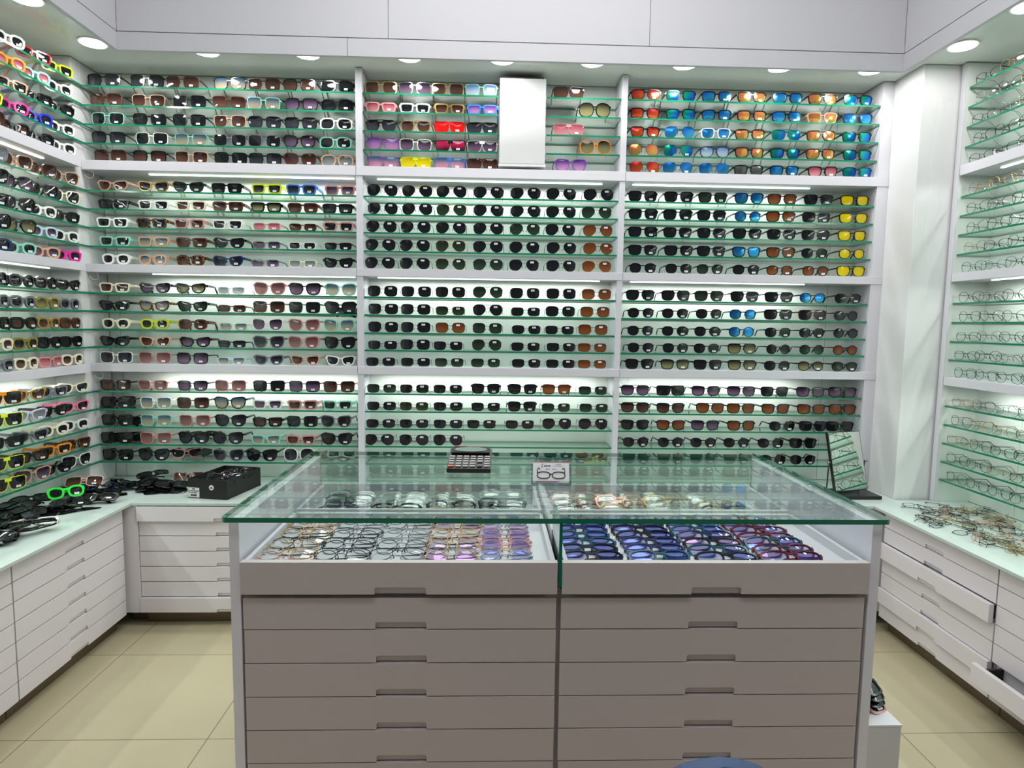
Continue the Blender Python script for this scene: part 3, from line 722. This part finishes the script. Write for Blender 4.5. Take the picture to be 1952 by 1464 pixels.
# left run faces +x, right run faces -x
for i, (y, lab, pl) in enumerate([(-.978, 'left-wall drawer cabinet nearest the corner, under the heap of black sunglasses', {}), (-1.620, 'left-wall drawer cabinet at the left edge of the photo', {})]):
    base_cab(lab, (-1.409, y, 0), PI/2, .638, pulls=pl)
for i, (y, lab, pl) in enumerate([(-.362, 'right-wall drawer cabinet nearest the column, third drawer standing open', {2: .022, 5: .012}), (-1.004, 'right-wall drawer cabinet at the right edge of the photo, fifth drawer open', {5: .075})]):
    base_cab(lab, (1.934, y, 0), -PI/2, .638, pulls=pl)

tag(MB().box(-1.378, 1.903, -.325, YB-.004, .5525, ZT-.0005).build('worktop', TOP, bevel=.001), 'pale green glass worktop along the back wall, under the black box', 'worktop')
tag(MB().box(-1.857, -1.379, -2.28, YB-.004, .5525, ZT-.0005).build('worktop', TOP, bevel=.001), 'pale green glass worktop along the left wall, carrying the black sunglasses heap', 'worktop')
tag(MB().box(1.904, 2.398, -2.28, YR-.0, .5525, ZT-.0005).box(1.904, 2.068, YR, YB-.004, .5525, ZT-.0005).build('worktop', TOP, bevel=.001), 'pale green glass worktop along the right wall, strewn with wire eyeglasses', 'worktop')

# ------------------------------------------------------------------ display case
CX0, CX1, CYF, CYR = -.387, 1.042, -1.730, -1.062
case = thing('display_case', 'large grey-white drawer case with a green-edged glass top in the middle', 'display case', (CX0, CYF, 0))
cl = lambda x: x-CX0
for x0, x1 in ((CX0, CX0+.022), (CX1-.022, CX1)):
    MB().box(cl(x0), cl(x1), 0, CYR-CYF, 0, .9325).build('side_panel', mat('case_side_white', (238, 236, 246), .3), case, bevel=.0015)
m = MB(); m.box(.023, cl(CX1)-.023, .645, .665, .05, .775).box(.023, cl(CX1)-.023, .0185, .03, .05, .768); m.box(cl(.3225), cl(.3295), .02, .644, .05, .775); m.build('carcass', CASEW, case)
MB().box(.023, cl(CX1)-.023, .05, .64, .0, .049).build('plinth', TOE, case)
MB().box(.024, cl(CX1)-.024, .655, .661, .776, .9320, 0, 1, (2, 4)).build('back_glass', [TOPGL, TEDGE], case)
MB().box(cl(.3225), cl(.3295), -.012, .14, .79, .9322, 0, 1, (3, 5)).build('partition_glass', [TOPGL, TEDGE], case)
MB().box(cl(.321), cl(.331), .141, .654, .79, .868).build('partition', WHITE, case)
# rounded-corner glass top
gx0, gx1, gy0, gy1, r_ = cl(-.398), cl(1.052), -.0155, .686, .012
pts = []
for (cx_, cy_, a0) in ((gx1-r_, gy1-r_, 0), (gx0+r_, gy1-r_, PI/2), (gx0+r_, gy0+r_, PI), (gx1-r_, gy0+r_, 1.5*PI)):
    for k in range(6): a_ = a0+PI/2*k/5; pts.append((cx_+r_*math.cos(a_), cy_+r_*math.sin(a_)))
m = MB(); n_ = len(pts)
m.add([(p[0], p[1], z) for z in (.9330, .9440) for p in pts], [tuple(range(n_-1, -1, -1)), tuple(range(n_, 2*n_))], 0)
for k in range(n_): m.f.append((k, (k+1) % n_, n_+(k+1) % n_, n_+k)); m.mi.append(1); m.sm.append(False)
m.build('glass_top', [TOPGL, TEDGE], case)
halves = [(-.361, .3205), (.3305, 1.0125)]
zc_ = [.762, .6895, .612, .5345, .457, .3795, .302, .2245, .147, .0695]
for hi, (a_, c_) in enumerate(halves):
    W_ = c_-a_
    o = drawer_mesh(W_, .0715, nw=.111, nh=.016).build('drawer', CASEW, case, loc=(cl(a_), -.012, .7735), bevel=.0012)
    MB().box(W_/2-.06, W_/2+.06, .007, .0175, .0008, .02).build('handle', CASEW, o)
    m = MB(); m.box(.004, W_-.004, .018, .37, .044, .050); m.box(.004, .014, .018, .37, .050, .0715); m.box(W_-.014, W_-.004, .018, .37, .050, .0715); m.box(.004, W_-.004, .356, .37, .050, .0715)
    m.build('tray', WHITE, o, bevel=.001)
    m = MB(); q0, q1 = cl(a_)+.004, cl(c_)-.004
    m.box(q0, q1, .37, .645, .800, .806).box(q0, q1, .37, .384, .806, .848).box(q0, q1, .635, .645, .806, .852).box(q0, q0+.01, .384, .635, .806, .848).box(q1-.01, q1, .384, .635, .806, .848)
    m.build('rear_tray', WHITE, case, bevel=.001)
    for i in range(len(zc_)-1):
        z0, z1 = zc_[i+1]+.0012, zc_[i]-.0012
        dx = random.uniform(-.0008, .0008)
        drawer(case, cl(a_)+dx+(.001 if hi == 0 else 0), z0, W_-.001, z1-z0, CASEW, pull=random.uniform(0, .0015), nw=.111, nh=.016)

# eyeglasses lying in shingled columns in the trays
ROW = ['nearest', 'second', 'third', 'fourth', 'fifth', 'sixth', 'seventh', 'eighth', 'farthest']
def tray_glasses(cols, y0, pitch, n, z, where, lean, kinds):
    for ci, x in enumerate(cols):
        for k in range(n):
            tok = kinds(ci, k)
            noun = 'eyeglasses'
            lab = '%s %s %s, %s row, %s column from left, %s' % (FR[tok[2]][0], ST[tok[:2]][10], noun, ROW[k], ordn[ci], where)
            spectacles(tok, (x+random.uniform(-.004, .004), y0+pitch*k, z+.002), random.uniform(-.05, .05), lab, 'eyeglasses in the '+where,
                       rx=-lean+random.uniform(-.06, .06), folded=True)
F1 = ['d', 'x', 'i', 'd', 'j']; L1 = ['c', 'c', 'c', 'l', 'p']
tray_glasses([-.285+.1235*i for i in range(5)], -1.712, .0365, 9, .8245, 'left front tray', 1.12,
             lambda c, k: ('wo' if k % 2 else 'wi')+(random.choice(['ddjk', 'xxki', 'iixx', 'ddji', 'djji'][c]))+(random.choice(['cccc', 'cccc', 'cccc', 'lcpl', 'cpll'][c])))
tray_glasses([.405, .56, .715, .868], -1.706, .047, 7, .8245, 'right front tray', 1.12,
             lambda c, k: 'pe'+random.choice(['TBBx', 'MTkB', 'TxMB', 'MMTx'][c])+random.choice('lpll'))
tray_glasses([-.25, -.095, .06, .21], -1.335, .033, 8, .8065, 'left rear tray', .82,
             lambda c, k: random.choice(['pe', 'wo'])+random.choice(['kBxC', 'kxeC', 'xnkC', 'kBCx'][c])+'c')
tray_glasses([.43, .57, .715, .86], -1.335, .033, 8, .8065, 'right rear tray', .82,
             lambda c, k: random.choice(['pe', 'wo'])+random.choice(['MnkC', 'dCnj', 'CedM', 'dCCB'][c])+'c')

# ------------------------------------------------------------------ calculator
GT = .9444
t = thing('calculator', 'black desk calculator lying on the glass top of the case', 'calculator', (.112, -1.335, GT), (math.radians(11), 0, -.02))
m = MB(); m.box(-.062, .062, 0, .150, .0, .014); m.build('body', mat('calc_black', (30, 27, 27), .3), t, bevel=.004)
MB().box(-.056, .056, .098, .146, .0142, .022).build('display_housing', mat('calc_gloss', (16, 15, 16), .4, 0, .2), t, bevel=.003)
m = MB(); m.add([(.047*math.cos(2*PI*k/24), .119+.013*math.sin(2*PI*k/24), .0226) for k in range(24)], [tuple(range(24))]); m.build('screen', mat('calc_lcd', (120, 142, 132), .1), t)
m = MB(); m.tube([(.048*math.cos(2*PI*k/24), .119+.014*math.sin(2*PI*k/24), .0224) for k in range(24)], .0013, 6, closed=True); m.build('screen_rim', frmat('i'), t)
MB().box(-.05, -.012, .138, .145, .0222, .0228).build('solar_panel', mat('calc_solar', (92, 26, 26), .2), t)
KM = mat('calc_key', (172, 170, 168), .4); KO = mat('calc_key_orange', (226, 120, 84), .4); KK = mat('calc_key_dark', (70, 72, 74), .4)
for c in range(6):
    for r__ in range(5):
        if c == 4 and r__ == 1: continue
        h2 = .0075 if not (c == 4 and r__ == 0) else .0155
        x, y = -.050+.0200*c, .012+.0168*r__
        MB().box(x-.0075, x+.0075, y-.004, y-.004+h2, .0142, .0185).build('key', KO if (c == 0 and r__ == 0) else KK if c == 4 and r__ < 2 else KM, t, bevel=.0008)

# ------------------------------------------------------------------ card in its clear stand
t = thing('card_holder', 'clear acrylic holder with printed optician cards standing on the glass top', 'card holder', (.330, -1.462, GT), (0, 0, -.03))
ACR = clearmat('acrylic', (238, 240, 242), .07)
for k, (z0, z1) in enumerate([(0, .003), (.003, .006)]): pass
m = MB(); m.box(-.052, .052, -.006, .034, 0, .003).box(-.052, .052, -.006, -.004, .003, .012).box(-.052, .052, .016, .018, .003, .052).box(-.052, -.05, -.004, .016, .003, .03).box(.05, .052, -.004, .016, .003, .03)
m.build('stand', ACR, t)
PAPER = mat('card_paper', (250, 248, 250), .6)
m = MB(); m.box(-.047, .047, 0, .009, .0035, .0585)
o = m.build('card', PAPER, t, rot=(-.33, 0, 0), loc=(0, -.003, .003))
INK = mat('ink_black', (22, 22, 24), .5); INKP = mat('ink_purple', (92, 48, 128), .5); INKR = mat('ink_red', (196, 70, 84), .5); INKG = mat('ink_grey', (120, 118, 124), .5)
def eye(cx_):
    return [(cx_+.0165*math.copysign(abs(math.cos(2*PI*k/20))**.75, math.cos(2*PI*k/20)), -.0004, .024+.0085*math.copysign(abs(math.sin(2*PI*k/20))**.8, math.sin(2*PI*k/20))) for k in range(20)]
m = MB(); m.tube(eye(-.0195), .0012, 5, closed=True).tube(eye(.0195), .0012, 5, closed=True)
m.tube([(-.005, -.0004, .028), (0, -.0004, .0265), (.005, -.0004, .028)], .0011, 5)
for s_ in (-1, 1): m.tube([(s_*.035, -.0004, .029), (s_*.036, -.0004, .038), (s_*.034, -.0004, .0425), (s_*.029, -.0004, .040)], [.0012, .0009, .0009, .0014], 5)
m.build('printed_glasses', INK, o)
m = MB(); m.box(-.0245, -.0235, -.0006, 0, .0445, .0525).box(-.0235, -.0205, -.0006, 0, .0517, .0525).box(-.0235, -.0215, -.0006, 0, .0445, .0453)
for k in range(4): x = -.0185+.0045*k; m.box(x, x+.0034, -.0006, 0, .0485, .0494).box(x, x+.0034, -.0006, 0, .0464, .0472).box(x+.0004, x+.0011, -.0006, 0, .0462, .0496).box(x+.0022, x+.0029, -.0006, 0, .0462, .0496)
m.build('printed_logo', INKP, o)
m = MB(); m.box(-.047, .047, -.0006, 0, .0574, .0585); m.box(-.04, .022, -.0006, 0, .0075, .0086); m.build('printed_line', INKR, o)
m = MB()
for k in range(3): m.box(.012+.005*k, .0152+.005*k, -.0006, 0, .0515, .0527)
for k in range(8): m.box(.004+.0034*k, .0062+.0034*k, -.0006, 0, .0472, .0482)
for k in range(7):
    if k != 3: m.box(-.014+.004*k, -.0115+.004*k, -.0006, 0, .0385, .0405)
for k in range(16): m.box(-.041+.0036*k, -.0388+.0036*k, -.0007, 0, .0058, .0072)
m.build('printed_text', INKG, o)

# ------------------------------------------------------------------ black box with sunglasses
t = thing('open_box', 'open black cardboard box full of sunglasses on the back worktop', 'box', (-1.176, -.237, ZT), (0, 0, -.20))
BK = mat('black_card', (9, 9, 10), .5)
bw_, bd_, bh_ = .190, .27, .088
m = MB(); m.box(0, bw_, 0, .003, 0, bh_).box(0, bw_, bd_-.003, bd_, 0, bh_).box(0, .003, .003, bd_-.003, 0, bh_).box(bw_-.003, bw_, .003, bd_-.003, 0, bh_).box(.003, bw_-.003, .003, bd_-.003, 0, .003)
m.build('box_walls', BK, t)
MB().box(.002, .056, -.0012, -.0002, .004, .048).build('label', mat('label_paper', (205, 205, 202), .6), t)
m = MB(); m.box(.022, .036, -.0016, -.0012, .040, .0445)
for r__, zz_ in enumerate((.031, .023)):
    for k in range(6 if r__ == 0 else 5): m.box(.005+.0082*k, .0105+.0082*k+(.001*(k % 2)), -.0016, -.0012, zz_, zz_+.0042)
for k in range(14): m.box(.013+.0022*k, .0142+.0022*k+(.0005*(k % 3)), -.0016, -.0012, .009, .0175)
m.build('label_print', INK, t)
MB().cyl((.116, .052), .0115, -.0012, -.0002, 28, axis='Y').build('round_emblem', mat('emblem_white', (225, 225, 222), .5), t)
m = MB(); m.prism([(.109, .049), (.113, .0475), (.121, .048), (.124, .051), (.119, .0515), (.1215, .0545), (.116, .0535), (.113, .057), (.112, .0525)], 'Y', -.0017, -.0012); m.build('emblem_figure', BK, t)
boxrot = Matrix.Rotation(-.20, 4, 'Z')
def inbox(x, y, z): return tuple((Matrix.Translation((-1.176, -.237, ZT)) @ boxrot) @ Vector((x, y, z)))
for k in range(12):
    tok = random.choice(['avkK', 'rokK', 'wfkK', 'pbkK'])
    spectacles(tok, inbox(.06+.05*(k % 2)+random.uniform(-.004, .02), .04+.033*(k//2), .045+random.uniform(0, .018)), random.uniform(-.3, .3)-.2,
               'folded black sunglasses piled in the open black box', 'sunglasses in the black box', name='folded_sunglasses', cat='sunglasses', rx=-random.uniform(.7, 1.3), folded=True)

# ------------------------------------------------------------------ heaps on the worktops
def heap(n, xs_, ys_, toks, label, group, layers=3, zstep=.013, lean=(1.15, 1.5), name='folded_sunglasses', cat='sunglasses', rzr=(-PI, PI), ok=None, z0=ZT):
    k = 0
    while k < n:
        x, y = random.uniform(*xs_), random.uniform(*ys_)
        if ok and not ok(x, y): continue
        tok = random.choice(toks)
        spectacles(tok, (x, y, z0+.004+zstep*(k*layers//n)), random.uniform(*rzr), label, group, name=name, cat=cat, rx=-random.uniform(*lean), folded=True)
        k += 1
heap(36, (-1.80, -1.53), (-.93, -.40), ['sqkK', 'wfkK', 'rdkK', 'rekK', 'pbkK', 'sqkD'], 'black folded sunglasses in the big heap on the left worktop', 'black sunglasses heaped on the left worktop', layers=4)
heap(12, (-1.74, -1.53), (-.30, -.12), ['sqkK', 'wfkK', 'rekK', 'sqBK'], 'black folded sunglasses heaped below the left corner column', 'black sunglasses heaped in the left corner', layers=3, ok=lambda x, y: x > -1.70 or y < -.08)
heap(8, (-1.58, -1.42), (-.10, .02), ['sqkK', 'wfkK', 'cekK'], 'black folded sunglasses stacked in the corner left of the brown pair', 'black sunglasses stacked in the corner', layers=4)
heap(8, (-1.38, -1.29), (-.19, -.12), ['sqkK', 'wfkK', 'rekK'], 'black folded sunglasses stacked just left of the black box', 'black sunglasses stacked beside the black box', layers=4, rzr=(-.3, .3))
for tok, x, y, z, rz, lean, lab in [
    ('ovGK', -1.60, -.40, .042, .7, .35, 'bright green goggles-like sunglasses standing on the left heap'),
    ('rewK', -1.545, -.66, .012, .7, 1.25, 'white-framed folded sunglasses at the front of the left heap'),
    ('ovwK', -1.60, -.70, .012, .6, 1.2, 'white-framed folded sunglasses behind the other white pair on the left heap'),
    ('rekK', -1.50, -.36, .020, .25, 1.0, 'black folded sunglasses with a price tag at the right tip of the heap'),
    ('rebB', -1.30, .02, .010, .05, .5, 'brown folded sunglasses behind the stack beside the black box'),
    ('sqnB', -1.66, -.20, .040, .3, .8, 'beige-framed folded sunglasses on top of the corner heap'),
    ('avkK', -1.55, -.47, .030, .4, 1.2, 'round-lensed black sunglasses at the front edge of the left heap')]:
    spectacles(tok, (x, y, ZT+z), rz, lab, 'single pairs lying on the left worktop', rx=-lean, folded=True, name='folded_sunglasses', cat='sunglasses', tagk='l')
def okr(x, y): return x > 2.0+(-.27-y)*.02 and x < 2.36
heap(34, (2.0, 2.36), (-.62, -.30), ['widc', 'wikc', 'wixc', 'woxc', 'wojc', 'widc', 'wokc'], 'folded wire eyeglasses strewn on the right worktop near the column', 'wire eyeglasses strewn near the column', layers=3, zstep=.006, lean=(1.3, 1.54), name='folded_eyeglasses', cat='eyeglasses', ok=okr)
heap(34, (2.0, 2.36), (-1.0, -.62), ['widc', 'wijc', 'wojc', 'wijc', 'wikc', 'wixc'], 'folded wire eyeglasses strewn on the right worktop at the photo edge', 'wire eyeglasses strewn at the right edge', layers=3, zstep=.006, lean=(1.3, 1.54), name='folded_eyeglasses', cat='eyeglasses', ok=okr)

# ------------------------------------------------------------------ counter mirror
t = thing('counter_mirror', 'black-framed tilting counter mirror on a black base in front of the column', 'mirror', (1.915, -.150, ZT), (0, 0, 0))
BP = mat('black_plastic', (16, 15, 16), .3)
m = MB(); m.box(-.085, .088, -.072, .075, 0, .016); m.build('base', BP, t, bevel=.002)
m = MB(); m.tube([(-.150, -.028, .165), (-.150, -.02, .03), (-.07, .006, .020), (.03, .02, .020), (.052, .022, .165)], .0035, 8); m.build('yoke', BP, t)
for y_, x in ((-.026, -.150), (.022, .056)): MB().cyl((y_, .165), .006, x-.006, x+.006, 14, axis='X').build('pivot_knob', frmat('i'), t)
hd = put('mirror_frame', MB().box(-.096, .096, -.004, .011, -.14, .14).mesh('mirror_frame', BP, .002), t, loc=(-.048, 0, .168), rot=(-.25, 0, .28))
MB().box(-.0925, .0925, -.0048, -.0042, -.1365, .1365).build('mirror_glass', mat('mirror_silver', (235, 240, 236), .0, 1), hd)

# ------------------------------------------------------------------ white box on the floor with folded goggles
t = thing('storage_box', 'white floor-standing box at the right foot of the display case', 'box', (1.085, -1.60, 0))
MB().box(0, .125, 0, .075, 0, .366).build('body', mat('box_white', (214, 212, 214), .35), t, bevel=.002)
MB().box(-.001, .126, -.001, .076, .3665, .372).build('lid', mat('box_lid', (226, 226, 230), .3), t, bevel=.001)
for k, (tok, rz, z) in enumerate([('repK', .35, .374), ('sqkK', .45, .388), ('wfkK', .4, .402), ('rekK', .5, .416)]):
    spectacles(tok, (1.155, -1.568+.003*k, z), rz, ['pink-rimmed folded sunglasses, bottom of the stack on the white floor box', 'black folded sunglasses, second in the stack on the white floor box',
               'black folded sunglasses, third in the stack on the white floor box', 'black folded sunglasses, top of the stack on the white floor box'][k], 'sunglasses stacked on the white floor box',
               rx=-1.0, folded=True, tagk='l' if k == 0 else None, name='folded_sunglasses', cat='sunglasses')

# ------------------------------------------------------------------ chair whose back just shows at the lower edge
t = thing('chair', 'dark blue chair whose curved back just shows at the bottom edge', 'chair', (.475, -2.32, 0))
NB = mat('chair_blue', (38, 66, 104), .5)
m = MB(); pts = []
for k in range(25): a_ = PI*k/24; pts.append((.19*math.cos(a_), .497+.30*math.sin(a_)))
pts += [(-.17, .47), (.17, .47)]
m.prism(pts, 'Y', 0, .022); m.build('backrest', NB, t, bevel=.003)
m = MB(); m.box(-.2, .2, -.42, -.02, .43, .475); m.build('seat', NB, t, bevel=.012)
for sx in (-1, 1):
    MB().tube([(sx*.15, .01, .56), (sx*.16, .0, .44), (sx*.17, .02, 0)], .011, 10).build('leg', BP, t)
    MB().tube([(sx*.16, -.38, .43), (sx*.17, -.40, 0)], .011, 10).build('leg', BP, t)
